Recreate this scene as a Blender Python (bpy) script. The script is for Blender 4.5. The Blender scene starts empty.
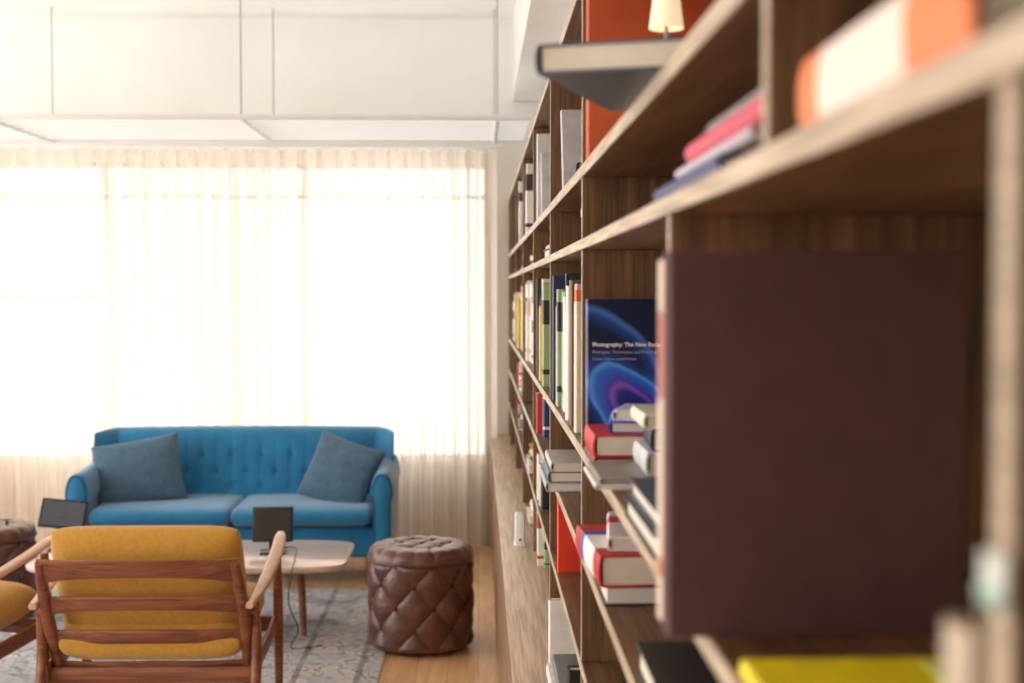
import bpy, bmesh, math, random
from mathutils import Vector, Matrix, noise
random.seed(7)
S=bpy.context.scene
C=bpy.context.collection
pi=math.pi
# ------------------------------------------------------------------ materials
def lin(c):
    r=[]
    for v in c[:3]:
        v=v/255.0
        r.append(v/12.92 if v<=0.04045 else ((v+0.055)/1.055)**2.4)
    return (r[0],r[1],r[2],1.0)
def newmat(name):
    m=bpy.data.materials.new(name); m.use_nodes=True
    nt=m.node_tree; b=nt.nodes['Principled BSDF']
    return m,nt,b
def ramp(nt,stops):
    r=nt.nodes.new('ShaderNodeValToRGB')
    e=r.color_ramp.elements
    while len(e)<len(stops): e.new(0.5)
    for i,(p,c) in enumerate(stops):
        e[i].position=p; e[i].color=lin(c)
    return r
def M(name,col,col2=None,rough=0.55,scale=12,bump=0.0,bscale=None,stretch=(1,1,1),metal=0,sheen=0,coat=0,emit=0,ecol=(1,0.98,0.95,1)):
    m,nt,b=newmat(name)
    if col2 is None: col2=tuple(int(v*0.88) for v in col)
    tc=nt.nodes.new('ShaderNodeTexCoord'); mp=nt.nodes.new('ShaderNodeMapping')
    mp.inputs['Scale'].default_value=stretch
    nt.links.new(tc.outputs['Object'],mp.inputs['Vector'])
    n=nt.nodes.new('ShaderNodeTexNoise'); n.inputs['Scale'].default_value=scale; n.inputs['Detail'].default_value=5
    nt.links.new(mp.outputs[0],n.inputs['Vector'])
    r=ramp(nt,[(0.3,col2),(0.7,col)])
    nt.links.new(n.outputs['Fac'],r.inputs[0]); nt.links.new(r.outputs[0],b.inputs['Base Color'])
    b.inputs['Roughness'].default_value=rough; b.inputs['Metallic'].default_value=metal
    if sheen:
        b.inputs['Sheen Weight'].default_value=sheen
    if coat: b.inputs['Coat Weight'].default_value=coat
    if emit:
        b.inputs['Emission Color'].default_value=ecol; b.inputs['Emission Strength'].default_value=emit
    if bump:
        n2=nt.nodes.new('ShaderNodeTexNoise'); n2.inputs['Scale'].default_value=bscale or scale*4; n2.inputs['Detail'].default_value=3
        nt.links.new(mp.outputs[0],n2.inputs['Vector'])
        bp=nt.nodes.new('ShaderNodeBump'); bp.inputs['Strength'].default_value=bump; bp.inputs['Distance'].default_value=0.01
        nt.links.new(n2.outputs['Fac'],bp.inputs['Height']); nt.links.new(bp.outputs[0],b.inputs['Normal'])
    return m
def grain(name,c1,c2,c3,axis,rough=0.45,scale=1.0):
    """wood with fine streaks running along axis"""
    m,nt,b=newmat(name); N=nt.nodes.new; L=nt.links.new
    tc=N('ShaderNodeTexCoord'); mp=N('ShaderNodeMapping')
    s=[26*scale]*3; s[axis]=1.3*scale; mp.inputs['Scale'].default_value=s
    L(tc.outputs['Object'],mp.inputs[0])
    n=N('ShaderNodeTexNoise'); n.inputs['Scale'].default_value=1.0; n.inputs['Detail'].default_value=6; n.inputs['Roughness'].default_value=.6; n.inputs['Distortion'].default_value=1.2
    L(mp.outputs[0],n.inputs['Vector'])
    mp2=N('ShaderNodeMapping'); s=[160*scale]*3; s[axis]=5*scale; mp2.inputs['Scale'].default_value=s; L(tc.outputs['Object'],mp2.inputs[0])
    n2=N('ShaderNodeTexNoise'); n2.inputs['Scale'].default_value=1.0; n2.inputs['Detail'].default_value=2; L(mp2.outputs[0],n2.inputs['Vector'])
    r=ramp(nt,[(0.28,c3),(0.5,c2),(0.72,c1)]); L(n.outputs['Fac'],r.inputs[0])
    r2=ramp(nt,[(0.35,(205,200,195)),(0.6,(255,255,255))]); L(n2.outputs['Fac'],r2.inputs[0])
    mx=N('ShaderNodeMix'); mx.data_type='RGBA'; mx.blend_type='MULTIPLY'; mx.inputs[0].default_value=1; L(r.outputs[0],mx.inputs[6]); L(r2.outputs[0],mx.inputs[7])
    L(mx.outputs[2],b.inputs['Base Color']); b.inputs['Roughness'].default_value=rough
    return m
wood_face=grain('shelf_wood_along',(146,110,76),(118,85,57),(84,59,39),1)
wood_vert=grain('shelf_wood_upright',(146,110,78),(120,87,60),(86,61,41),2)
wood_edge_lit=grain('shelf_wood_edge_lit',(222,206,182),(204,185,160),(176,156,130),1)  # paler copy of the shelf wood; light on aisle-facing sides is in the colour
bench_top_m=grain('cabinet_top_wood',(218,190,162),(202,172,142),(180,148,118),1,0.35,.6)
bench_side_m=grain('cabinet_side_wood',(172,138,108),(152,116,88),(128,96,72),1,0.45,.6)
wall_m=M('plaster_white',(244,242,236),(235,232,226),0.9,1.6,0.3,14)
white_m=M('white_metal',(242,242,240),(234,234,232),0.4,5)
sheet_m=M('glowing_white_diffuser',(240,240,238),(232,232,230),0.5,5,emit=0.5)  # opaque sheet; its brightness is added as emission, nothing shines through
rail_m=M('pale_white_metal',(232,232,230),(224,224,222),0.4,5)
steel_m=M('wire_steel',(150,150,146),None,0.4,5,metal=0.3)
teak=grain('teak',(172,106,72),(146,86,56),(116,64,42),0,0.36,.8)
teak_arm=M('teak_arm_highlight',(220,180,152),(194,150,120),0.35,9,coat=0.2)  # paler than the other teak: the highlight along the arms is painted in
mustard=M('mustard_fabric',(204,152,58),(190,138,48),0.9,60,0.2,500,sheen=0.3)
blue=M('blue_velvet',(0,122,168),(0,102,148),0.75,9,0.12,200,sheen=0.45)
blue_btn=M('blue_button',(0,80,120),None,0.8,9)
slate=M('slate_fabric',(74,104,124),(60,88,108),0.9,30,0.2,300,sheen=0.25)
leather=M('brown_leather',(112,70,54),(84,52,40),0.32,16,0.15,160,coat=0.25)
dark_leather=M('dark_leather_button',(54,34,26),None,0.35,16)
table_m=M('pale_table_wood',(232,206,190),(218,190,172),0.25,8,0,None,(0.3,3,1),coat=0.4)
black_m=M('black_plastic',(26,26,30),(18,18,22),0.35,10)
screen_m=M('dark_screen',(34,34,38),(24,24,28),0.2,4)
silver_m=M('grey_tablet_metal',(92,98,110),(76,82,94),0.3,5,metal=0.4)
pages_m=M('page_paper',(238,232,218),(206,198,182),0.9,6,0,None,(1,40,1))

def floor_mat():
    m,nt,b=newmat('oak_floor')
    tc=nt.nodes.new('ShaderNodeTexCoord'); mp=nt.nodes.new('ShaderNodeMapping')
    mp.inputs['Rotation'].default_value=(0,0,pi/2)
    nt.links.new(tc.outputs['Object'],mp.inputs[0])
    br=nt.nodes.new('ShaderNodeTexBrick'); br.inputs['Scale'].default_value=1
    br.inputs['Brick Width'].default_value=1.6; br.inputs['Row Height'].default_value=0.13; br.inputs['Mortar Size'].default_value=0.0015
    br.inputs['Color1'].default_value=lin((242,200,152)); br.inputs['Color2'].default_value=lin((230,186,136)); br.inputs['Mortar'].default_value=lin((172,132,92))
    nt.links.new(mp.outputs[0],br.inputs['Vector'])
    n=nt.nodes.new('ShaderNodeTexNoise'); n.inputs['Scale'].default_value=6; n.inputs['Detail'].default_value=8
    mp2=nt.nodes.new('ShaderNodeMapping'); mp2.inputs['Scale'].default_value=(6,0.5,1)
    nt.links.new(tc.outputs['Object'],mp2.inputs[0]); nt.links.new(mp2.outputs[0],n.inputs['Vector'])
    r=ramp(nt,[(0.3,(225,217,208)),(0.7,(255,255,255))]); nt.links.new(n.outputs['Fac'],r.inputs[0])
    mx=nt.nodes.new('ShaderNodeMix'); mx.data_type='RGBA'; mx.blend_type='MULTIPLY'; mx.inputs[0].default_value=1
    nt.links.new(br.outputs['Color'],mx.inputs[6]); nt.links.new(r.outputs[0],mx.inputs[7])
    nt.links.new(mx.outputs[2],b.inputs['Base Color']); b.inputs['Roughness'].default_value=0.38
    return m
def rug_mat():
    m,nt,b=newmat('faded_persian_rug')
    N=nt.nodes.new; L=nt.links.new
    tc=N('ShaderNodeTexCoord')
    ab=N('ShaderNodeVectorMath'); ab.operation='ABSOLUTE'
    L(tc.outputs['Object'],ab.inputs[0])
    wn=N('ShaderNodeTexNoise'); wn.inputs['Scale'].default_value=6; wn.inputs['Detail'].default_value=4; L(ab.outputs[0],wn.inputs['Vector'])
    sc=N('ShaderNodeVectorMath'); sc.operation='SCALE'; sc.inputs['Scale'].default_value=0.24; L(wn.outputs['Color'],sc.inputs[0])
    ad=N('ShaderNodeVectorMath'); ad.operation='ADD'; L(ab.outputs[0],ad.inputs[0]); L(sc.outputs[0],ad.inputs[1])
    def vor(scale,feat):
        v=N('ShaderNodeTexVoronoi'); v.feature=feat; v.inputs['Scale'].default_value=scale; L(ad.outputs[0],v.inputs['Vector']); return v
    v1=vor(5.6,'F1'); r1=ramp(nt,[(0.0,(122,116,118)),(0.14,(130,122,124)),(0.20,(218,210,200)),(0.28,(212,204,196)),(0.34,(154,160,172)),(0.6,(178,184,194)),(0.68,(126,122,128))]); L(v1.outputs['Distance'],r1.inputs[0])
    v2=vor(14,'DISTANCE_TO_EDGE'); r2=ramp(nt,[(0.0,(124,118,120)),(0.06,(136,130,134)),(0.12,(218,210,200)),(0.3,(186,188,196))]); L(v2.outputs['Distance'],r2.inputs[0])
    mn=N('ShaderNodeTexNoise'); mn.inputs['Scale'].default_value=5; L(ad.outputs[0],mn.inputs['Vector'])
    wr=ramp(nt,[(0.42,(0,0,0)),(0.56,(255,255,255))]); L(mn.outputs['Fac'],wr.inputs[0])
    mx=N('ShaderNodeMix'); mx.data_type='RGBA'; L(wr.outputs[0],mx.inputs[0]); L(r1.outputs[0],mx.inputs[6]); L(r2.outputs[0],mx.inputs[7])
    sx=N('ShaderNodeSeparateXYZ'); L(ab.outputs[0],sx.inputs[0])
    rb=ramp(nt,[(0.0,(255,255,255)),(0.78,(255,255,255)),(0.79,(166,160,162)),(0.805,(255,248,240)),(0.93,(254,246,236)),(0.94,(166,160,164)),(0.955,(244,240,236)),(1.0,(236,232,230))])
    rb.color_ramp.interpolation='CONSTANT'
    dv=N('ShaderNodeMath'); dv.operation='DIVIDE'; dv.inputs[1].default_value=1.75; L(sx.outputs[0],dv.inputs[0]); L(dv.outputs[0],rb.inputs[0])
    m2=N('ShaderNodeMix'); m2.data_type='RGBA'; m2.blend_type='MULTIPLY'; m2.inputs[0].default_value=1; L(mx.outputs[2],m2.inputs[6]); L(rb.outputs[0],m2.inputs[7])
    n=N('ShaderNodeTexNoise'); n.inputs['Scale'].default_value=11; n.inputs['Detail'].default_value=10; n.inputs['Roughness'].default_value=.75; L(tc.outputs['Object'],n.inputs['Vector'])
    nr=ramp(nt,[(0.38,(10,10,10)),(0.62,(205,205,205))]); L(n.outputs['Fac'],nr.inputs[0])
    m3=N('ShaderNodeMix'); m3.data_type='RGBA'; L(nr.outputs[0],m3.inputs[0]); L(m2.outputs[2],m3.inputs[6]); m3.inputs[7].default_value=lin((192,193,198))
    L(m3.outputs[2],b.inputs['Base Color']); b.inputs['Roughness'].default_value=0.95
    return m
def curtain_mat():
    m=bpy.data.materials.new('sheer_curtain'); m.use_nodes=True; nt=m.node_tree; nt.nodes.clear()
    N=nt.nodes.new; L=nt.links.new
    o=N('ShaderNodeOutputMaterial'); t=N('ShaderNodeBsdfTranslucent'); d=N('ShaderNodeBsdfDiffuse'); tr=N('ShaderNodeBsdfTransparent')
    tc=N('ShaderNodeTexCoord'); n=N('ShaderNodeTexNoise'); n.inputs['Scale'].default_value=40
    L(tc.outputs['Object'],n.inputs['Vector'])
    r=ramp(nt,[(0.3,(250,243,233)),(0.7,(252,246,238))]); L(n.outputs['Fac'],r.inputs[0])
    L(r.outputs[0],t.inputs[0]); 
    r2=ramp(nt,[(0.3,(216,198,182)),(0.7,(224,208,193))]); L(n.outputs['Fac'],r2.inputs[0]); L(r2.outputs[0],d.inputs[0])
    a=N('ShaderNodeMixShader'); a.inputs[0].default_value=0.36; L(t.outputs[0],a.inputs[1]); L(d.outputs[0],a.inputs[2])
    lw=N('ShaderNodeLayerWeight'); lw.inputs[0].default_value=0.55
    mr=N('ShaderNodeMapRange'); mr.inputs[3].default_value=0.36; mr.inputs[4].default_value=0.0; L(lw.outputs['Facing'],mr.inputs[0])
    c=N('ShaderNodeMixShader'); L(mr.outputs[0],c.inputs[0]); L(a.outputs[0],c.inputs[1]); L(tr.outputs[0],c.inputs[2])
    L(c.outputs[0],o.inputs[0]); return m
def swirl_mat():
    m,nt,b=newmat('swirl_cover'); N=nt.nodes.new; L=nt.links.new
    tc=N('ShaderNodeTexCoord')
    def lobe(cx,cz,rot,sx,sz,stops,dist):
        mp=N('ShaderNodeMapping'); mp.vector_type='TEXTURE'; mp.inputs['Location'].default_value=(cx,0,cz); mp.inputs['Rotation'].default_value=(0,rot,0); mp.inputs['Scale'].default_value=(sx,100,sz)
        L(tc.outputs['Object'],mp.inputs[0])
        nn=N('ShaderNodeTexNoise'); nn.inputs['Scale'].default_value=1.3; L(mp.outputs[0],nn.inputs['Vector'])
        ln=N('ShaderNodeVectorMath'); ln.operation='LENGTH'; L(mp.outputs[0],ln.inputs[0])
        ml=N('ShaderNodeMath'); ml.operation='MULTIPLY_ADD'; ml.inputs[1].default_value=dist; L(nn.outputs['Fac'],ml.inputs[0]); L(ln.outputs['Value'],ml.inputs[2])
        r=ramp(nt,stops); L(ml.outputs[0],r.inputs[0]); return r
    K=(0,0,0)
    a=lobe(0.085,0.075,0.75,0.15,0.085,[(0.0,(20,30,110)),(0.40,(30,40,140)),(0.50,(150,90,210)),(0.56,(70,60,190)),(0.72,(30,110,220)),(0.80,(90,170,250)),(0.85,(20,60,150)),(1.0,K)],0.3)
    b2=lobe(0.15,0.055,-0.5,0.12,0.05,[(0.0,(150,60,120)),(0.35,(210,110,160)),(0.45,(60,30,90)),(0.62,(40,30,110)),(0.72,(210,110,180)),(0.80,(60,20,80)),(0.95,K)],0.25)
    c2=lobe(0.02,0.13,0.9,0.18,0.14,[(0.0,K),(0.66,K),(0.78,(24,70,150)),(0.84,(80,130,220)),(0.9,K)],0.2)
    base=N('ShaderNodeRGB'); base.outputs[0].default_value=lin((10,26,66))
    def add(x,y,f):
        mx=N('ShaderNodeMix'); mx.data_type='RGBA'; mx.blend_type='ADD'; mx.inputs[0].default_value=f; L(x,mx.inputs[6]); L(y,mx.inputs[7]); return mx.outputs[2]
    o=add(base.outputs[0],a.outputs[0],.8); o=add(o,b2.outputs[0],.7); o=add(o,c2.outputs[0],.7)
    L(o,b.inputs['Base Color']); b.inputs['Roughness'].default_value=0.3
    return m
_cm={}
def cover(col,accent=None,rough=0.5,h=0.3,axis=2,stops=None):
    key=(col,accent,rough,round(h,2),axis)
    if key in _cm: return _cm[key]
    nm='cover_%d'%len(_cm)
    if accent is None:
        m=M(nm,col,tuple(int(v*0.92) for v in col),rough,30,0.08,500)
    else:
        m,nt,b=newmat(nm); N=nt.nodes.new; L=nt.links.new
        tc=N('ShaderNodeTexCoord'); s=N('ShaderNodeSeparateXYZ'); L(tc.outputs['Object'],s.inputs[0])
        dv=N('ShaderNodeMath'); dv.operation='DIVIDE'; dv.inputs[1].default_value=h; L(s.outputs[axis],dv.inputs[0])
        st=stops or [(0,col),(0.12,accent),(0.17,col),(0.62,accent),(0.86,col)]
        r=ramp(nt,st); r.color_ramp.interpolation='CONSTANT'; L(dv.outputs[0],r.inputs[0]); L(r.outputs[0],b.inputs['Base Color'])
        b.inputs['Roughness'].default_value=rough
    _cm[key]=m; return m
# ------------------------------------------------------------------ geometry helpers
def obj(name,bm,mats,parent=None,loc=(0,0,0),rot=(0,0,0),smooth=False,label=None):
    me=bpy.data.meshes.new(name)
    bmesh.ops.recalc_face_normals(bm,faces=bm.faces[:])
    if smooth:
        for f in bm.faces: f.smooth=True
    bm.to_mesh(me); bm.free()
    for m in (mats if isinstance(mats,(list,tuple)) else [mats]): me.materials.append(m)
    if smooth and smooth!='full':
        try: me.set_sharp_from_angle(angle=math.radians(40))
        except Exception: pass
    o=bpy.data.objects.new(name,me); C.objects.link(o)
    o.location=loc; o.rotation_euler=rot
    if parent: o.parent=parent
    if label: o['label']=label
    return o
def thing(name,label,cat,loc=(0,0,0),rotz=0,group=None):
    e=bpy.data.objects.new(name,None); C.objects.link(e); e.empty_display_size=0.1
    e.location=loc; e.rotation_euler=(0,0,rotz)
    e['label']=label; e['category']=cat
    if group: e['group']=group
    return e
def tag(o,label,cat,group=None):
    o['label']=label; o['category']=cat
    if group: o['group']=group
    return o
def add_box(bm,lo,hi,bev=0.0,seg=2,mi=0):
    r=bmesh.ops.create_cube(bm,size=1)
    vs=r['verts']
    for v in vs:
        v.co=Vector([lo[i]+(v.co[i]+0.5)*(hi[i]-lo[i]) for i in range(3)])
    fs=set(f for v in vs for f in v.link_faces)
    for f in fs: f.material_index=mi
    if bev>0:
        es=list(set(e for v in vs for e in v.link_edges))
        bmesh.ops.bevel(bm,geom=es,offset=bev,segments=seg,affect='EDGES',profile=0.5,material=-1)
def box(name,lo,hi,mat,parent=None,bev=0.0,seg=2,loc=(0,0,0),rot=(0,0,0),label=None):
    bm=bmesh.new(); add_box(bm,lo,hi,bev,seg)
    return obj(name,bm,mat,parent,loc,rot,smooth=bev>0,label=label)
def struct(name,boxes,mat):
    bm=bmesh.new()
    for lo,hi in boxes: add_box(bm,lo,hi)
    o=obj(name,bm,mat); o['kind']='structure'; return o
def catmull(P,n):
    out=[]
    for i in range(len(P)-1):
        p0=P[max(i-1,0)];p1=P[i];p2=P[i+1];p3=P[min(i+2,len(P)-1)]
        for k in range(n):
            t=k/n
            out.append([0.5*((2*b)+(-a+c)*t+(2*a-5*b+4*c-d)*t*t+(-a+3*b-3*c+d)*t**3) for a,b,c,d in zip(p0,p1,p2,p3)])
    out.append(list(P[-1])); return out
def sweep(bm,pts,sizes,side=(1,0,0),n=6,seg=16,p=2.6):
    data=catmull([list(a)+list(s) for a,s in zip(pts,sizes)],n)
    side=Vector(side).normalized(); rings=[]
    for i,d in enumerate(data):
        c=Vector(d[:3]); a=Vector(data[max(i-1,0)][:3]); b=Vector(data[min(i+1,len(data)-1)][:3])
        t=(b-a).normalized(); s=(side-t*side.dot(t)).normalized(); u=t.cross(s)
        ring=[]
        for k in range(seg):
            th=2*pi*k/seg; cx,sx=math.cos(th),math.sin(th)
            x=math.copysign(abs(cx)**(2/p),cx)*d[3]; y=math.copysign(abs(sx)**(2/p),sx)*d[4]
            ring.append(bm.verts.new(c+s*x+u*y))
        rings.append(ring)
    for a,b in zip(rings,rings[1:]):
        for k in range(seg):
            bm.faces.new((a[k],a[(k+1)%seg],b[(k+1)%seg],b[k]))
    bm.faces.new(rings[0][::-1]); bm.faces.new(rings[-1])
def bar(name,pts,sizes,mat,parent,side=(1,0,0),n=6,seg=16,p=2.6,label=None):
    bm=bmesh.new(); sweep(bm,pts,sizes,side,n,seg,p)
    return obj(name,bm,mat,parent,smooth=True,label=label)
def lathe(bm,prof,n=28):
    rs=[[bm.verts.new((max(r,.0003)*math.cos(2*pi*k/n),max(r,.0003)*math.sin(2*pi*k/n),z)) for k in range(n)] for r,z in prof]
    for a,b in zip(rs,rs[1:]):
        for k in range(n): bm.faces.new((a[k],a[(k+1)%n],b[(k+1)%n],b[k]))
def sheet_solid(bm,nu,nv,ff,fb):
    def mp(s): return math.sin(pi/2*s)
    A=[];B=[]
    for i in range(nu+1):
        ra=[];rb=[]
        for j in range(nv+1):
            u=mp(-1+2*i/nu); v=mp(-1+2*j/nv)
            ra.append(bm.verts.new(ff(u,v)))
            if i in(0,nu) or j in(0,nv): rb.append(ra[-1])
            else: rb.append(bm.verts.new(fb(u,v)))
        A.append(ra);B.append(rb)
    for G,fl in((A,0),(B,1)):
        for i in range(nu):
            for j in range(nv):
                q=[G[i][j],G[i+1][j],G[i+1][j+1],G[i][j+1]]
                if fl: q=q[::-1]
                bm.faces.new(q)
def cushion_bm(w,d,h,crown=0.02,e=8,n=28,pinch=0.0,pw=0.4,eu=None,nu=None):
    bm=bmesh.new(); eu=eu or e
    def f(sg):
        def g(u,v):
            uu=u*(1-pinch*(1-v*v)); vv=v*(1-pinch*(1-u*u))
            r=1-0.035*(abs(u)*abs(v))**6
            t=(max(0,1-abs(u)**eu)*max(0,1-abs(v)**e))**pw
            return Vector((uu*r*w/2,vv*r*d/2,sg*(h/2*t+crown*(1-u**4)*(1-v*v)*1.0)))
        return g
    sheet_solid(bm,nu or n,n,f(1),f(-1)); return bm
def pillow_bm(w,d,h,n=26):
    bm=bmesh.new()
    def f(sg):
        def g(u,v):
            uu=u*(1-0.07*(1-v*v)); vv=v*(1-0.07*(1-u*u))
            t=(max(0,1-u*u)*max(0,1-v*v))**0.42
            wr=1+0.10*noise.noise(Vector((u*2.2,v*2.2,sg*3)))
            return Vector((uu*w/2,vv*d/2,sg*h/2*t*wr))
        return g
    sheet_solid(bm,n,n,f(1),f(-1)); return bm
def copy_thing(root,loc,rotz,label=None):
    r=root.copy(); C.objects.link(r); r.location=loc; r.rotation_euler=(0,0,rotz)
    if label: r['label']=label
    def rec(src,dst):
        for ch in src.children:
            c=ch.copy(); c.parent=dst; C.objects.link(c); rec(ch,c)
    rec(root,r); return r
# ------------------------------------------------------------------ room
H=3.29; YB=8.9; XR=0.56
floor=struct('floor',[((-6,-2.6,-0.06),(XR+.1,YB+.2,0))],floor_mat())
ceil=struct('ceiling',[((-6,-2.6,H),(XR+.1,YB+.2,H+.1))],wall_m)
WX0,WX1,WZ0,WZ1=-3.7,0.07,0.54,2.40
struct('wall_back',[((-6,YB,0),(WX0,YB+.2,H)),((WX1,YB,0),(XR+.1,YB+.2,H)),((WX0,YB,0),(WX1,YB+.2,WZ0)),((WX0,YB,WZ1),(WX1,YB+.2,H))],wall_m)
struct('wall_right',[((XR,-2.5,0),(XR+.1,YB,H))],wall_m)
struct('shade_wall_front',[((-6,-2.6,0),(XR+.1,-2.5,H))],wall_m)  # unseen wall added behind the camera to darken surfaces that face it
struct('sky_block_board',[((-9,10.5,-1),(4,10.6,6))],wall_m)     # unseen board added outside to hold sky light off the curtains
struct('trim_1',[((0.215,2.0,2.78),(XR,YB,H))],wall_m)      # dropped beam
fr=[]
for x in (WX0,-2.36,-1.11,WX1-.03): fr.append(((x,YB+.08,WZ0),(x+.045,YB+.14,WZ1)))
for z in (WZ0,WZ1-.22,WZ1-.03): fr.append(((WX0,YB+.08,z),(WX1,YB+.14,z+.025)))
fr.append(((-3.1,YB+.08,WZ0),(-3.07,YB+.14,WZ1))); fr.append(((WX0,YB+.08,1.55),(-2.36,YB+.14,1.58)))
struct('window_1',fr,white_m)
struct('baseboard_back',[((-6,YB-.015,0),(0.07,YB,0.08))],white_m)
RX,RY=-2.16,5.7
bm=bmesh.new(); add_box(bm,(-1.75,-1.9,0),(1.75,1.9,0.008),0.003,1)
rug=obj('rug',bm,rug_mat(),loc=(RX,RY,0.0)); tag(rug,'faded grey patterned area rug under the seating','rug')
# ------------------------------------------------------------------ curtains
cm=curtain_mat()
def curtain(x0,x1,seed):
    bm=bmesh.new(); nx=int((x1-x0)/0.005); nz=36; rows=[]
    for j in range(nz+1):
        z=0.03+(2.46-0.03)*j/nz; row=[]
        for i in range(nx+1):
            x=x0+(x1-x0)*i/nx
            top=min(1,max(0,(z-2.25)/0.2))
            ph=4.2*noise.noise(Vector((x*1.7,seed,z*0.12)))
            a=0.050*(0.75+1.2*noise.noise(Vector((x*2.3,seed+4,z*0.12))))*(1-top)+0.040*top
            y=8.72+a*math.sin(2*pi*x/0.105+ph)+0.012*math.sin(2*pi*x/0.041+ph*2)*(1-top)
            zz=z+(0.009*math.cos(4*pi*x/0.105+2*ph) if j==nz else 0)
            row.append(bm.verts.new((x,y,zz)))
        rows.append(row)
    for a,b in zip(rows,rows[1:]):
        for i in range(nx): bm.faces.new((a[i],a[i+1],b[i+1],b[i]))
    o=obj('curtain',bm,cm,smooth='full')
    return tag(o,'sheer cream floor-length curtain with pleated heading','curtain','window curtains')
curtain(-3.75,-2.325,1.3); curtain(-2.32,-1.078,5.1); curtain(-1.073,0.115,9.7)
tr_=box('curtain_track',(-3.8,8.70,2.475),(0.16,8.78,2.495),white_m,bev=0.004); tag(tr_,'slim white curtain track above the sheer curtains','curtain track')
for x in(-3.0,-1.6,-.2):
    box('bracket',(x,8.775,2.478),(x+.03,8.9,2.49),white_m,tr_)
# suspended grid
g=thing('suspended_grid','white metal ceiling grid hanging on thin wires','ceiling grid',(0,0,2.49))
GY0,GY1=7.40,8.57
for y in(GY0,GY1): box('side_rail',(-3.6,y-.010,0),(0.28,y+.010,0.022),rail_m,g,0.003)
for x in(-3.55,-2.53,-1.22,0.10): bar('crossbar',[(x,GY0,0.0),(x,GY1,0.0)],[(.013,.010)]*2,rail_m,g,p=2,n=1)
bm=bmesh.new()
y=GY0+.12
while y<GY1-.05:
    add_box(bm,(-3.58,y-.008,.006),(.27,y+.008,.013)); y+=.14
obj('louvre',bm,rail_m,g)
box('diffuser_panel',(-3.58,GY0+.02,.015),(.27,GY1-.02,.018),sheet_m,g)
for x in(-2.53,-1.22,0.10):
    for y in(GY0,GY1): bar('wire',[(x,y,0.0),(x,y,H-2.49)],[(.0032,.0032)]*2,steel_m,g,p=2,n=1,seg=8)
# ------------------------------------------------------------------ sofa
sofa=thing('sofa','blue velvet sofa with button-tufted back and padded arms','sofa',(-1.335,8.0,0))
W=1.77
def btns():
    for r in(-1,0,1):
        zz=0.565+r*0.09; off=0.5 if r%2 else 0
        for k in range(-5,6):
            X=(k+off)*0.17
            if abs(X)<0.74: yield X,zz
BT=list(btns())
def back_f(front):
    def g(u,v):
        hw=W/2-0.03
        x=u*hw*(1-0.04*max(0,-v)); 
        z0,z1=0.24,0.81
        edge=max(0,(abs(u)-0.88)/0.12)
        z=z0+(z1-z0)*(v+1)/2-(0.018*edge*edge if v>0 else 0)+(0.008*(1-u*u) if v>0.5 else 0)
        t=((1-abs(u)**14)*(1-abs(v)**8))**0.45
        lean=0.10*(v+1)/2
        wing=-0.19*max(0,(abs(u)-0.86)/0.14)**1.6*(1-0.15*v)
        y=0.22+lean+wing
        if front:
            d=0.078*t
            dent=0
            for bx,bz in BT:
                dd=(x-bx)**2+(z-bz)**2
                if dd<0.012: dent+=math.exp(-dd/(0.020**2))
            gr=0
            if abs(x)<.75:
                q=abs(((x+0.0425)%0.085)-0.0425)
                gr=math.exp(-(q/0.009)**2)*min(1,max(0,(z-.46)/.05))*min(1,max(0,(.79-z)/.06))
            d-=0.013*min(1.1,dent)+0.0035*gr
            return Vector((x,y-d-0.005,z))
        return Vector((x,y+0.07*t,z))
    return g
bm=bmesh.new(); sheet_solid(bm,230,44,back_f(True),back_f(False))
obj('backrest',bm,blue,sofa,smooth='full')
for X,zz in BT:
    v=(zz-0.24)/0.57*2-1
    yb=0.22+0.10*(v+1)/2-0.078*((1-abs(v)**8))**0.45-0.005+0.014
    bm=bmesh.new(); bmesh.ops.create_uvsphere(bm,u_segments=10,v_segments=6,radius=0.009)
    for q in bm.verts: q.co.y*=0.5
    obj('button',bm,blue_btn,sofa,loc=(X,yb,zz),smooth='full')
box('base',(-W/2+.06,-0.30,0.15),(W/2-.06,0.30,0.325),blue,sofa,0.03,4)
sw=(W-0.25)/2
for i in range(2):
    b_=cushion_bm(sw+.004,0.68,0.100,0.010,9,34,eu=26,nu=60)
    obj('seat_cushion',b_,blue,sofa,loc=(-W/2+.125+sw*(i+.5),-0.045,0.382),smooth='full')
def arm(sx):
    prof=[]
    n=40
    for k in range(n):
        th=2*pi*k/n
        c,s=math.cos(th),math.sin(th)
        x=math.copysign(abs(c)**0.75,c)*0.066; z=math.copysign(abs(s)**0.55,s)*0.25
        if z<0.10: x*=0.76
        prof.append((x,z+0.375))
    bm=bmesh.new(); rings=[]
    ys=[-0.375,-0.37,-0.355,-0.33,-0.2,0.0,0.2,0.33,0.36]
    sc=[0.80,0.90,0.97,1,1,1,1,1,0.9]
    for y,s in zip(ys,sc):
        lift=0.03*max(0,(y+0.2)/0.5)
        rings.append([bm.verts.new((x*s,y,(z-0.375)*(1-(1-s)*0.35)+0.375+lift*(1 if z>0.4 else 0))) for x,z in prof])
    for a,b in zip(rings,rings[1:]):
        for k in range(n): bm.faces.new((a[k],a[(k+1)%n],b[(k+1)%n],b[k]))
    bm.faces.new(rings[0][::-1]); bm.faces.new(rings[-1])
    o=obj('arm',bm,blue,sofa,loc=(sx*(W/2-0.068),0,0),smooth='full')
    bm=bmesh.new()
    P=[(x*0.84,-0.373,(z-0.375)*0.95+0.375) for x,z in prof]; P.append(P[0])
    sweep(bm,P,[(.005,.005)]*len(P),side=(0,1,0),n=1,seg=6,p=2)
    obj('piping',bm,blue_btn,o,smooth='full')
arm(-1);arm(1)
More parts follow.
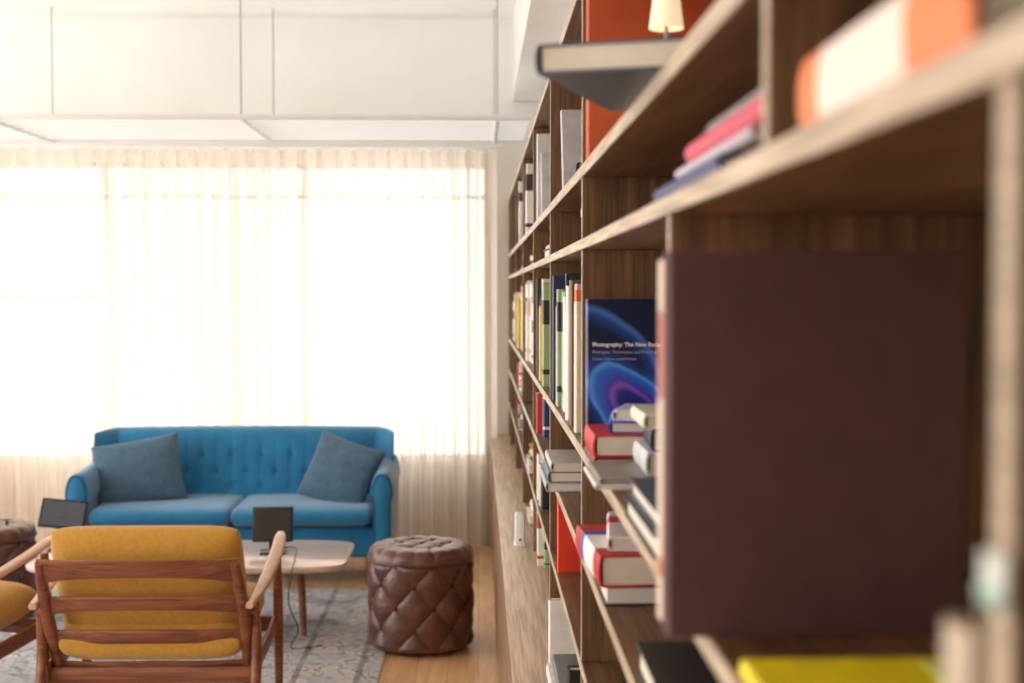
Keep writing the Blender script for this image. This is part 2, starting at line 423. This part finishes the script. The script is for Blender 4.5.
for x in(-.74,.74):
    for y in(-.27,.28): bar('leg',[(x,y,0.0),(x,y,0.16)],[(.014,.014),(.024,.024)],teak,sofa,p=2,n=1)
def R_(a,ax): return Matrix.Rotation(math.radians(a),4,ax)
p=obj('cushion',pillow_bm(0.49,0.385,0.16),slate,loc=(-1.895,7.96,0.59),smooth='full')
p.rotation_euler=(R_(4,'Z')@R_(70,'X')@R_(10,'Z')).to_euler()
tag(p,'slate blue square cushion leaning on the sofa back','cushion','sofa cushions')
p2=obj('cushion',pillow_bm(0.42,0.39,0.16),slate,loc=(-0.765,7.93,0.588),smooth='full')
p2.rotation_euler=(R_(-20,'Z')@R_(70,'X')@R_(-16,'Z')).to_euler()
tag(p2,'slate blue square cushion tilted against the sofa arm','cushion','sofa cushions')
# ------------------------------------------------------------------ ottoman
def ottoman(loc,rz,label):
    o=thing('ottoman',label,'ottoman',loc,rz,'leather ottomans')
    R=0.216; n=8; NU=272; NV=80; z0,z1=0.012,0.400; VR=2.0
    dents=[]
    for m2 in range(1,4):
        vv=m2*0.5
        for k in range(n): dents.append(((k+(0.5 if m2%2 else 0))/n,vv/VR))
    def side(u,vv):
        a=n*u+vv; b=n*u-vv
        q=(abs(math.sin(pi*a))*abs(math.sin(pi*b)))
        return 0.022*(q**0.42)
    bm=bmesh.new(); rings=[]
    for j in range(NV+1):
        t=j/NV; z=z0+(z1-z0)*t; ring=[]
        ed=min(1,min(t,1-t)/0.06)**0.5
        for i in range(NU):
            u=i/NU
            w=0.0012*math.sin(40*noise.noise(Vector((math.cos(2*pi*u)*3,math.sin(2*pi*u)*3,z*14))))
            r=R+0.003*ed+(side(u,t*VR)+w)*ed
            ring.append(bm.verts.new((r*math.cos(2*pi*u),r*math.sin(2*pi*u),z)))
        rings.append(ring)
    for a,b in zip(rings,rings[1:]):
        for i in range(NU): bm.faces.new((a[i],a[(i+1)%NU],b[(i+1)%NU],b[i]))
    bm.faces.new(rings[0][::-1]); bm.faces.new(rings[-1])
    obj('body',bm,leather,o,smooth='full')
    bm=bmesh.new(); NR=50; rings=[]; NA=180
    for j in range(NR+1):
        t=j/NR; ring=[]
        if t<0.4:
            s=t/0.4; an=s*pi/2
            r=R-0.040+0.062*math.cos(an)**0.6 if s<1 else R-0.040
            z=z1+0.002+0.060*math.sin(an)
        else:
            s=(t-0.4)/0.6; r=(R-0.040)*(1-s); z=z1+0.062+0.005*math.sin(s*pi/2)
        for i in range(NA):
            th=2*pi*i/NA; x=r*math.cos(th); y=r*math.sin(th)
            if t>=0.4 and r<0.14 :
                a=(x+y)/0.14; b=(x-y)/0.14
                q=(abs(math.sin(pi*a))*abs(math.sin(pi*b)))**0.5
            else: q=1
            pl=abs(math.sin(th*n))**0.5
            k=1 if t<.4 else max(0,1-(t-.4)/.2)
            ring.append(bm.verts.new((x*(1-0.018*(1-pl)*k*min(1,t/.1)),y*(1-0.018*(1-pl)*k*min(1,t/.1)),z-0.014*(1-q)-0.007*(1-pl)*k*min(1,t/.2))))
        rings.append(ring)
    for a,b in zip(rings[:-1],rings[1:-1]):
        for i in range(NA): bm.faces.new((a[i],a[(i+1)%NA],b[(i+1)%NA],b[i]))
    bm.faces.new(rings[0][::-1]); bm.faces.new(rings[-2])
    for v in rings[-1]: bm.verts.remove(v)
    obj('top_cushion',bm,leather,o,smooth='full')
    bm=bmesh.new(); P=[((R+0.020)*math.cos(2*pi*i/48),(R+0.020)*math.sin(2*pi*i/48),z1) for i in range(49)]
    sweep(bm,P,[(.0045,.0045)]*49,side=(0,0,1),n=1,seg=6,p=2); obj('piping',bm,leather,o,smooth='full')
    bb=bmesh.new(); bmesh.ops.create_uvsphere(bb,u_segments=10,v_segments=6,radius=0.011)
    b0=obj('button',bb,dark_leather,o,smooth='full')
    pos=[]
    for u,t in dents:
        pos.append(((R+.005)*math.cos(2*pi*u),(R+.005)*math.sin(2*pi*u),z0+(z1-z0)*t))
    for i in range(-2,3):
        for j in range(-2,3):
            x=(i+j)*0.07; y=(i-j)*0.07
            if x*x+y*y<(0.15)**2: pos.append((x,y,z1+0.055))
    b0.location=pos[0]
    for q in pos[1:]:
        c=b0.copy(); C.objects.link(c); c.parent=o; c.location=q
    return o
ottoman((-0.258,6.37,0.008),0.3,'round brown leather ottoman with diamond tufting beside the coffee table')
ottoman((-2.40,6.95,0.008),1.1,'round brown leather ottoman with diamond tufting behind the armchairs')
# ------------------------------------------------------------------ coffee table
TZ=0.37
tb=thing('coffee_table','long pale wood coffee table with rounded corners and tapered legs','table',(-1.325,6.68,0.008))
bm=bmesh.new(); pts=[]
N_=128; vt=[]
for k in range(N_):
    th=2*pi*k/N_; c,s=math.cos(th),math.sin(th)
    x=math.copysign(abs(c)**0.22,c)*0.725; y=math.copysign(abs(s)**0.26,s)*0.365*(1-0.06*(x/0.73)**2)
    vt.append((x,y))
rs=[]
for z,s in((TZ-.03,0.965),(TZ-.022,.99),(TZ-.008,1.0),(TZ-.002,.997),(TZ,.985)):
    rs.append([bm.verts.new((x*(1-(1-s)*.5),y*s,z-.008)) for x,y in vt])
for a,b in zip(rs,rs[1:]):
    for k in range(N_): bm.faces.new((a[k],a[(k+1)%N_],b[(k+1)%N_],b[k]))
bm.faces.new(rs[0][::-1]); bm.faces.new(rs[-1])
obj('tabletop',bm,table_m,tb,smooth=True)
for x,y in((.50,-.12),(.46,.20),(-.5,-.12),(-.5,.20)):
    bar('leg',[(x*1.04,y*1.1,0.0),(x,y,TZ-.038)],[(.012,.012),(.02,.02)],teak,tb,p=2,n=1)
box('apron',(-.55,-.13,TZ-.085),(.52,-.11,TZ-.038),teak,tb); box('apron',(-.55,.18,TZ-.085),(.52,.20,TZ-.038),teak,tb)
def tablet(name,loc,rz,w,h,tilt,ms,mb,label,lift=0.045):
    t=thing(name,label,'tablet',loc,rz)
    sc=box('screen_body',(-w/2,-.006,0),(w/2,.006,h),mb,t,0.005,2,loc=(0,-0.02,lift),rot=(tilt,0,0))
    box('display',(-w/2+.012,-.0075,.012),(w/2-.012,-.006,h-.012),ms,sc)
    bar('stand_arm',[(0,.03,.01),(0,.022,lift),(0,0.005,lift+.05)],[(.02,.006)]*3,mb,t)
    box('stand_base',(-.06,-.05,0),(.06,.07,.010),mb,t,0.004)
    return t
tablet('tablet',(-0.965,6.68,TZ+.0005),math.radians(4),0.19,0.165,math.radians(-12),screen_m,black_m,'black tablet on a desk stand on the coffee table',.055)
t2=tablet('tablet',(-1.985,6.78,TZ+.0005),math.radians(12),0.215,0.15,math.radians(-40),silver_m,black_m,'dark grey tablet reclining on a raised stand on the coffee table',0.105)
t2.children[0].rotation_euler=(R_(-32,'X')@R_(8,'Y')).to_euler()
cb=bar('charging_cable',[(-.93,6.74,TZ+.016),(-.86,6.70,TZ+.02),(-.83,6.40,TZ+.012),(-.828,6.285,TZ-.02),(-.84,6.28,.22),(-.80,6.29,.10),(-.83,6.30,.013),(-.70,6.35,.012)],[(.003,.003)]*8,black_m,None,p=2,seg=8)
tag(cb,'thin black charging cable draped over the table edge','cable')
# ------------------------------------------------------------------ armchair
ch=thing('armchair','teak armchair with slatted back and mustard cushions','chair',(-1.13,5.10,0.008),0,'teak armchairs')
hw=0.334
def post(t):
    return Vector((0,-0.13-0.23*t-0.03*t*t,0.24+0.455*t))
for sx in(-1,1):
    P=[post(t) for t in(-0.1,.2,.5,.8,1.0)]
    bar('back_post',[(sx*(hw-0.006*abs(i-2)),p_.y,p_.z) for i,p_ in enumerate(P)],[(.017,.022),(.019,.022),(.021,.022),(.019,.020),(.014,.014)],teak,ch)
for i,(t,hh) in enumerate(((.945,.036),(.655,.028),(.365,.028),(.08,.034))):
    p_=post(t); pts=[];sz=[]
    for k in range(9):
        s=-1+2*k/8
        pts.append((s*(hw-.010),p_.y-0.040*(1-s*s)+0.004,p_.z-.006+.014*(1-s*s)))
        sz.append((.008,hh*(1.0+0.35*abs(s)**4)))
    bm=bmesh.new()
    sweep(bm,pts,sz,side=(0,1,0.45),n=4,seg=14,p=3)
    obj('back_slat' if i else 'top_rail',bm,teak,ch,smooth=True)
for sx in(-1,1):
    X=sx*0.366
    bar('rear_leg',[(X,-.36,0),(X,-.27,.18),(X,-.215,.36),(X,-.25,.535)],[(.013,.014),(.017,.022),(.018,.026),(.014,.016)],teak,ch)
    bar('front_leg',[(X,.33,0),(X,.325,.2),(X,.31,.42),(X,.30,.61)],[(.012,.013),(.017,.02),(.018,.023),(.014,.016)],teak,ch)
    bar('armrest',[(X-sx*.004,-.34,.538),(X+sx*.004,-.20,.550),(X+sx*.012,-.02,.582),(X+sx*.014,.18,.622),(X+sx*.008,.32,.652),(X+sx*.000,.40,.657)],
        [(.013,.011),(.018,.012),(.023,.012),(.025,.012),(.022,.011),(.013,.008)],teak_arm,ch,label='curved armrest with a highlight in its pale colour')
    bar('side_rail',[(X-sx*.012,-.24,.285),(X-sx*.012,.04,.30),(X-sx*.012,.32,.33)],[(.011,.030)]*3,teak,ch)
bar('front_rail',[(-.36,.31,.325),(.36,.31,.325)],[(.011,.03)]*2,teak,ch,side=(0,1,0),n=1)
bar('rear_rail',[(-.36,-.19,.265),(.36,-.19,.265)],[(.011,.03)]*2,teak,ch,side=(0,1,0),n=1)
for sx in (-1,1):
    bar('back_bracket',[(sx*.325,post(.6).y,post(.6).z),(sx*.366,-.25,.50)],[(.012,.012)]*2,teak,ch,side=(0,1,0),n=1)
b_=cushion_bm(0.64,0.60,0.135,0.022,8,30); obj('seat_cushion',b_,mustard,ch,loc=(0,.06,.405),rot=(math.radians(5),0,0),smooth='full')
b_=cushion_bm(0.65,0.51,0.155,0.018,4,44,0.0,0.5,eu=7)
ang=math.radians(90+27)
obj('back_cushion',b_,mustard,ch,loc=(0,-.162,.562),rot=(ang,0,0),smooth='full')
copy_thing(ch,(-2.07,5.18,0.008),math.radians(-17),'teak armchair with mustard cushions, angled towards the table')
# ------------------------------------------------------------------ base cabinet
cab=thing('base_cabinet','long low wooden cabinet running under the bookshelf','cabinet',(0.08,0.4,0))
CY=8.88-0.4
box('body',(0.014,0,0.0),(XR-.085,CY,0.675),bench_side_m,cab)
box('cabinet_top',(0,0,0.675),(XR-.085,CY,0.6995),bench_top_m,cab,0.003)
nd=14
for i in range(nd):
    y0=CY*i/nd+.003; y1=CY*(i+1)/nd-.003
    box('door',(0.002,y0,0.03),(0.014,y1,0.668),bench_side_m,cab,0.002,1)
# ------------------------------------------------------------------ bookshelf
X0=0.19; XB=0.545; Y0=0.12; Y1=8.84
sh=thing('bookshelf','tall open wooden bookshelf with many compartments','bookshelf',(X0,Y0,0.70))
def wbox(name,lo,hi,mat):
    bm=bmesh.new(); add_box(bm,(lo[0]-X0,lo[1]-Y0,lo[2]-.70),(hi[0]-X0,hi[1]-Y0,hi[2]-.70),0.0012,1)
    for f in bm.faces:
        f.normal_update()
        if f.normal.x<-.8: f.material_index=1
    return obj(name,bm,[mat,wood_edge_lit],sh)
T0,T1=2.160,2.182; U0,U1=1.809,1.832; A0,A1=1.677,1.697; B0,B1=1.293,1.315; C0,C1=1.103,1.125; D0,D1=0.894,0.916
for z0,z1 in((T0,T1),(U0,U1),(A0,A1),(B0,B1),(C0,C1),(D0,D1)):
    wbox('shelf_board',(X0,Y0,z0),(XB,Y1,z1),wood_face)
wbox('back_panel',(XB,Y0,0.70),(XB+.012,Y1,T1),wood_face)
far=[2.60,3.75,4.90,6.05,7.20,8.34]
rows={'TU':(U1,T0,[0.3]+far),'UA':(A1,U0,[0.3,.935]+far),'AB':(B1,A0,[.50,1.41]+far),'BC':(C1,B0,[.6]+far),'CD':(D1,C0,[.9]+far),'DE':(0.70,D0,[1.3]+far)}
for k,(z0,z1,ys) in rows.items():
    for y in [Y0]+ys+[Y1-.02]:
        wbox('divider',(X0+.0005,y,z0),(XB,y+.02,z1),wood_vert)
# ------------------------------------------------------------------ books
def book_bms(t,h,d):
    c=bmesh.new(); k=0.003
    add_box(c,(0.002,-t/2,0),(d,-t/2+k,h),0.0008,1); add_box(c,(0.002,t/2-k,0),(d,t/2,h),0.0008,1)
    n=8; prof=[]
    for i in range(n+1):
        a=-pi/2+pi*i/n; prof.append((0.004-math.cos(a)*0.005,math.sin(a)*t/2))
    for i in range(n,-1,-1):
        a=-pi/2+pi*i/n; prof.append((0.007-math.cos(a)*0.005,math.sin(a)*(t/2-k)))
    lo=[c.verts.new((x,y,0)) for x,y in prof]; hi=[c.verts.new((x,y,h)) for x,y in prof]
    L=len(prof)
    for i in range(L): c.faces.new((lo[i],lo[(i+1)%L],hi[(i+1)%L],hi[i]))
    for i in range(n):
        c.faces.new((lo[i],lo[i+1],lo[L-2-i],lo[L-1-i])); c.faces.new((hi[i],hi[i+1],hi[L-2-i],hi[L-1-i]))
    p=bmesh.new(); add_box(p,(0.006,-t/2+k,0.004),(d-.005,t/2-k,h-.004))
    return c,p
def book(loc,t,h,d,cov,label,kind='stand',rz=0,lean=0,parts=True,group=None,name='book',cat='book',pm=None):
    c,p=book_bms(t,h,d)
    if kind=='lie':
        R=Matrix(((1,0,0,0),(0,0,1,0),(0,1,0,t/2),(0,0,0,1)))
        c.transform(R); p.transform(R)
    elif kind=='lie_pages':
        R=Matrix(((-1,0,0,d),(0,0,1,0),(0,1,0,t/2),(0,0,0,1)))
        c.transform(R); p.transform(R)
    if parts:
        e=thing(name,label,cat,loc,rz,group)
        if lean: e.rotation_euler=(lean,0,rz)
        o1=obj('cover',c,cov,e,smooth=True); o2=obj('page_block',p,pm or pages_m,e)
        return e
    me=bpy.data.meshes.new('pg'); 
    for f in p.faces: f.material_index=1
    p.to_mesh(me); c.from_mesh(me); p.free()
    o=obj(name,c,[cov,pages_m],None,loc,(lean,0,rz),smooth=True)
    return tag(o,label,cat,group)
book((0.156,1.182,B1),0.044,0.318,0.245,cover((88,54,56),None,0.75),'large maroon cloth-bound hardback standing upright')
book((0.158,1.232,B1),0.034,0.312,0.24,cover((232,214,190),(196,120,96),0.5,.31),'tall cream book with a patterned spine beside the maroon one')
book((0.192,0.85,B1),0.016,0.180,0.23,cover((250,228,20)),'bright yellow book lying flat on the shelf','lie')
book((0.318,0.88,B1+.016),0.006,0.12,0.07,cover((180,186,80)),'small olive green notebook on the yellow book','lie')
book((0.184,0.545,B1),0.030,0.156,0.16,cover((206,190,168)),'beige book standing against the shelf upright')
lb=thing('shelf_label','small white and mint label clipped on the shelf upright','label',(0.19,0.51,1.484))
box('card',(-.003,-.010,0),(-0.0002,.012,.020),M('label_white',(232,240,234)),lb,0.0006,1); box('mint_band',(-.0042,-.010,.002),(-.003,.012,.007),M('label_mint',(168,214,194)),lb)
oc=cover((236,130,72),(244,226,212),0.5,0.31,1,[(0,(236,130,72)),(0.30,(244,230,218)),(0.84,(236,130,72))])
book((0.20,0.575,A1),0.046,0.31,0.22,oc,'soft orange hardback with a pale spine lying flat','lie')
book((0.196,1.16,A1),0.016,0.42,0.28,cover((60,72,120)),'large navy blue book lying at the bottom of a stack','lie')
book((0.20,1.04,A1+.016),0.010,0.40,0.25,cover((206,200,214)),'thin pale book lying in a stack','lie')
book((0.20,0.99,A1+.026),0.018,0.38,0.25,cover((214,72,104)),'pink book lying in a stack','lie')
book((0.21,0.975,A1+.044),0.012,0.33,0.22,cover((150,150,150)),'grey thin book on top of the stack','lie')
book((0.062,1.53,U1),0.032,0.325,0.245,cover((74,90,110),None,.4),'blue-grey hardback lying with a corner jutting over the shelf edge','lie',rz=math.radians(-19))
bb=thing('orange_box_file','tall orange-red box file standing against the shelf divider','box file',(0.196,2.53,U1))
bm=bmesh.new(); add_box(bm,(0,0,0),(.33,.065,.31),0.003,2); org=M('orange_board',(208,98,46),(178,70,28),0.6,6); obj('case',bm,org,bb,smooth=True)
box('lid_lip',(-.001,.006,.295),(.331,.059,.3125),M('orange_dark',(160,60,24)),bb,0.001,1)
lamp=thing('shelf_lamp','small lamp with a warm cream shade on the shelf','lamp',(.260,1.97,U1))
bm=bmesh.new(); lathe(bm,[(0,0),(.022,0),(.022,.006),(.006,.010),(0,.010)]); obj('lamp_base',bm,teak,lamp,smooth=True)
bar('stem',[(0,0,.008),(0,0,.155)],[(.003,.003)]*2,steel_m,lamp,p=2,n=1,seg=10)
bm=bmesh.new(); lathe(bm,[(.024,.130),(.014,.205),(.0125,.205),(.0225,.130),(.024,.130)]); obj('lamp_shade',bm,M('warm_shade',(255,232,196),emit=0.7,ecol=(1,.78,.5,1)),lamp,smooth=True)
bm=bmesh.new(); bmesh.ops.create_uvsphere(bm,u_segments=14,v_segments=10,radius=.009); obj('bulb',bm,M('bulb_glow',(255,240,220),emit=4,ecol=(1,.8,.55,1)),lamp,loc=(0,0,.162),smooth='full')
pb=book((0.192,2.52,B1),0.026,0.272,0.215,swirl_mat(),'dark blue photography book with purple light swirls, cover facing out')
def text(s,size,loc,mat,parent,name='lettering',bold=0):
    cu=bpy.data.curves.new('t','FONT'); cu.body=s; cu.size=size; cu.extrude=0.0003; cu.offset=bold
    o=bpy.data.objects.new('t',cu); C.objects.link(o)
    dg=bpy.context.evaluated_depsgraph_get(); me=bpy.data.meshes.new_from_object(o.evaluated_get(dg))
    bpy.data.objects.remove(o); me.materials.append(mat)
    q=bpy.data.objects.new(name,me); C.objects.link(q); q.parent=parent; q.location=loc; q.rotation_euler=(pi/2,0,0); return q
wt=M('white_print',(255,255,255),(250,250,250)); lt=M('lilac_print',(190,190,236))
text('Photography: The New Basics',0.0101,(0.010,-0.0135,0.188),wt,pb,bold=0.00015)
text('Principles, Techniques and Practice',0.0080,(0.010,-0.0135,0.1755),lt,pb)
text('Graham Diprose and Jeff Robins',0.0060,(0.010,-0.0135,0.164),lt,pb)
book((0.186,2.27,B1),0.018,0.20,0.26,cover((120,26,26)),'dark red book lying under a red one','lie')
book((0.186,2.28,B1+.018),0.036,0.19,0.25,cover((212,44,34)),'bright red thick book lying flat','lie')
book((0.212,2.30,B1+.054),0.020,0.15,0.11,cover((70,84,190)),'small blue book on the red stack','lie',rz=math.radians(-6))
book((0.218,2.31,B1+.074),0.018,0.14,0.10,cover((210,218,246)),'small pale blue and white book on the stack','lie',rz=math.radians(-14))
book((0.168,2.03,B1),0.008,0.215,0.28,cover((236,232,226)),'white magazine lying at the shelf edge','lie')
book((0.175,2.03,B1+.008),0.008,0.215,0.28,cover((150,140,134)),'grey magazine lying at the shelf edge','lie')
book((0.245,2.06,B1+.016),0.035,0.17,0.2,cover((222,222,226)),'pale book lying on magazines','lie')
book((0.252,2.06,B1+.051),0.034,0.17,0.19,cover((42,48,86)),'dark navy book lying on a pale one','lie',rz=math.radians(-3))
book((0.240,2.05,B1+.085),0.022,0.17,0.19,cover((240,236,214)),'cream book on top of the pile','lie')
book((0.186,1.50,B1),0.026,0.30,0.24,cover((38,40,44)),'black hardback lying with page edges outward','lie_pages')
book((0.192,1.52,B1+.026),0.022,0.28,0.22,cover((70,84,104)),'blue-grey hardback lying with page edges outward','lie_pages')
book((0.19,2.13,C1),0.030,0.30,0.24,cover((40,36,44)),'dark hardback with white pages lying lowest in a stack','lie_pages')
book((0.182,2.12,C1+.030),0.048,0.29,0.23,cover((190,34,44),(238,236,238),.5,.3,1,[(0,(190,34,44)),(.22,(238,232,232)),(.62,(60,84,160)),(.74,(190,34,44))]),'thick red, white and blue hardback lying in a stack','lie',rz=math.radians(3))
book((0.198,2.16,C1+.078),0.022,0.25,0.22,cover((226,222,224),(190,50,70),.5,.25,1,[(0,(230,226,228)),(.55,(200,60,84)),(.8,(230,226,228))]),'white and crimson book on top of a stack','lie',rz=math.radians(-5))
book((0.19,1.32,C1),0.028,0.34,0.25,cover((226,222,214)),'white hardback lying low in the stack','lie_pages')
book((0.186,1.34,C1+.028),0.034,0.32,0.24,cover((40,40,44)),'black hardback lying on a white one','lie_pages')
for i,(t,c,l) in enumerate(((.022,(180,184,186),'light grey'),(.026,(100,120,136),'blue-grey'),(.022,(206,206,200),'pale grey'))):
    book((0.16+.006*i,3.35,C1+[0,.022,.048][i]),t,0.28,0.24,cover(c),l+' book lying in a stack past the shelf edge','lie')
book((0.193,3.45,D1),0.03,0.183,0.17,cover((230,60,30)),'bright red book standing with its cover showing')
zz=.70
for t,c,l,dx in ((.03,(232,230,226),'white',0),(.03,(60,62,66),'charcoal',.012),(.028,(236,232,224),'cream',-.006),(.02,(120,124,128),'grey',.006)):
    book((0.155+dx,2.80,zz),t,0.28,0.23,cover(c),l+' book lying in a pile on the cabinet','lie'); zz+=t
book((0.17,2.69,.70),0.035,0.182,0.15,cover((34,36,40)),'black binder standing next to the pile')
book((0.165,3.30,.70),0.03,0.18,0.15,cover((238,236,232)),'white book standing on the cabinet')
dv=thing('router','small white upright router on the cabinet top','router',(0.148,5.02,.70))
box('casing',(-.018,-.03,0.004),(.018,.03,.115),white_m,dv,0.006,3); box('foot',(-.022,-.035,0),(.022,.035,.008),white_m,dv,0.002,1); box('indicator',(-.004,-.0305,.02),(.004,-.030,.028),black_m,dv)
sb=thing('small_box','small white cardboard box on the shelf','box',(0.205,2.72,A1))
box('carton',(0,0,0),(.08,.10,.065),M('card_white',(240,238,232)),sb,0.002,1); box('carton_lid',(-.001,-.001,.05),(.081,.101,.067),white_m,sb,0.001,1)
# --- shelf fill further along
pal=[((238,236,230),None,'white'),((238,236,230),(60,60,66),'white and black'),((40,44,52),None,'black'),((34,48,92),None,'navy blue'),((36,60,110),(230,230,230),'navy and white'),
((206,44,40),None,'red'),((232,196,60),None,'yellow'),((230,222,200),None,'cream'),((150,174,130),(40,40,40),'green and black'),((90,110,130),None,'slate'),((190,190,190),None,'grey'),
((222,120,50),None,'orange'),((226,220,206),(180,60,60),'cream and red'),((70,120,130),None,'teal'),((232,160,180),(245,245,240),'pink and white'),((110,80,60),None,'brown')]
def fill(row,y0,y1,frac=0.85,forced=(),pool=None):
    z0,z1,_=rows[row]; gap=z1-z0-.01
    y=y1-.006
    end=y1-(y1-y0)*frac
    forced=list(forced)
    while True:
        if forced: col,acc,nm=forced.pop(0)
        else: col,acc,nm=random.choice(pool or pal)
        t=random.choice([.025,.03,.04,.05,.06])
        if y-t<max(end,y0+.01): break
        h=min(gap,random.uniform(.66,.99)*min(gap,.335))
        d=min(.30,h*random.uniform(.72,.8)); xs=X0+random.uniform(.004,.028)
        book((xs,y-t/2,z0),t,h,d,cover(col,acc,.5,round(h,1)),nm+' book standing in a row on the bookshelf',parts=False,group='books standing on the bookshelf')
        y-=t+.0012
        if random.random()<.16: y-=random.uniform(.05,.2)
def stack(row,y0,n,x=.2):
    z0,z1,_=rows[row]; z=z0
    for i in range(n):
        col,acc,nm=random.choice(pal); t=random.choice([.014,.02,.026,.03])
        if z+t>z1-.01: break
        L=random.uniform(.22,.29)-.01*i
        book((x+random.uniform(-.015,.01),y0+random.uniform(0,.01),z),t,L,L*.75,cover(col,None),nm+' book lying in a stack on the bookshelf',random.choice(['lie','lie_pages']),parts=False,group='books stacked on the bookshelf')
        z+=t
P_=pal; pale=[P_[0],P_[1],P_[7],P_[10],P_[12]]
comp=[(a+.02,b) for a,b in zip(far,far[1:])]
fill('AB',2.62,3.75,.80,[P_[3],P_[8],P_[7],P_[8],P_[2],P_[1],P_[8],P_[8],P_[0],P_[0],P_[14],P_[0],P_[14]])
fill('AB',*comp[1],.6,[P_[3],P_[2],P_[3],P_[2],P_[7]])
fill('AB',*comp[2],.5,[P_[6],P_[0],P_[13]],pale); fill('AB',*comp[3],.35,[P_[6],P_[0]]); fill('AB',*comp[4],.3,(),pale)
fill('TU',*comp[2],.2,[P_[0],P_[1]],pale); fill('TU',*comp[3],.2,[P_[0],P_[1]],pale)
stack('TU',3.0,2)
book((.20,3.36,U1+.001),.020,.22,.17,cover((200,202,206)),'light grey book leaning against its neighbour',lean=math.radians(-24),parts=False)
book((.20,4.86,U1),.02,.28,.20,cover((150,158,168)),'grey book standing on the shelf',parts=False)
book((.20,4.83,U1),.025,.30,.22,cover((222,222,220)),'pale book standing on the shelf',parts=False)
book((.21,4.70,U1+.001),.018,.24,.19,cover((206,208,210)),'thin light grey book leaning on the shelf',lean=math.radians(-18),parts=False)
for c in comp[1:4]: stack('UA',c[0]+.3,2)
fill('BC',*comp[1],.3,[P_[0],P_[5],P_[5],P_[9]]); stack('BC',6.3,4); fill('BC',*comp[3],.35,[P_[5],P_[5]])
fill('CD',*comp[1],.5,[P_[6],P_[0],P_[6],P_[4]]); stack('CD',5.3,4); fill('CD',*comp[3],.3,[P_[5],P_[5]])
fill('DE',*comp[1],.4,[P_[0],P_[2]]); stack('DE',5.4,3)
# ------------------------------------------------------------------ lights
def area(name,loc,rot,sx,sy,power,col=(1,1,1)):
    l=bpy.data.lights.new(name,'AREA'); l.shape='RECTANGLE'; l.size=sx; l.size_y=sy; l.energy=power; l.color=col
    o=bpy.data.objects.new(name,l); C.objects.link(o); o.location=loc; o.rotation_euler=rot; return o
area('daylight_window',(-1.8,9.5,1.5),(-pi/2,0,0),5.6,3.4,14,(1,0.99,0.98))
w=bpy.data.worlds.new('world'); S.world=w; w.use_nodes=True
nt=w.node_tree; bg=nt.nodes['Background']; bg.inputs[0].default_value=(0.99,0.99,0.99,1); bg.inputs[1].default_value=3.9
# ------------------------------------------------------------------ camera
cam=bpy.data.cameras.new('camera'); co=bpy.data.objects.new('camera',cam); C.objects.link(co)
co.location=(0,0,1.6); cam.lens=50; cam.sensor_width=36; cam.clip_start=0.02
co.rotation_euler=(pi/2-math.atan(50/1422),0,-math.atan(34/1422))
cam.dof.use_dof=True; cam.dof.focus_distance=3.4; cam.dof.aperture_fstop=3.8
S.camera=co
S.view_settings.view_transform='Standard'
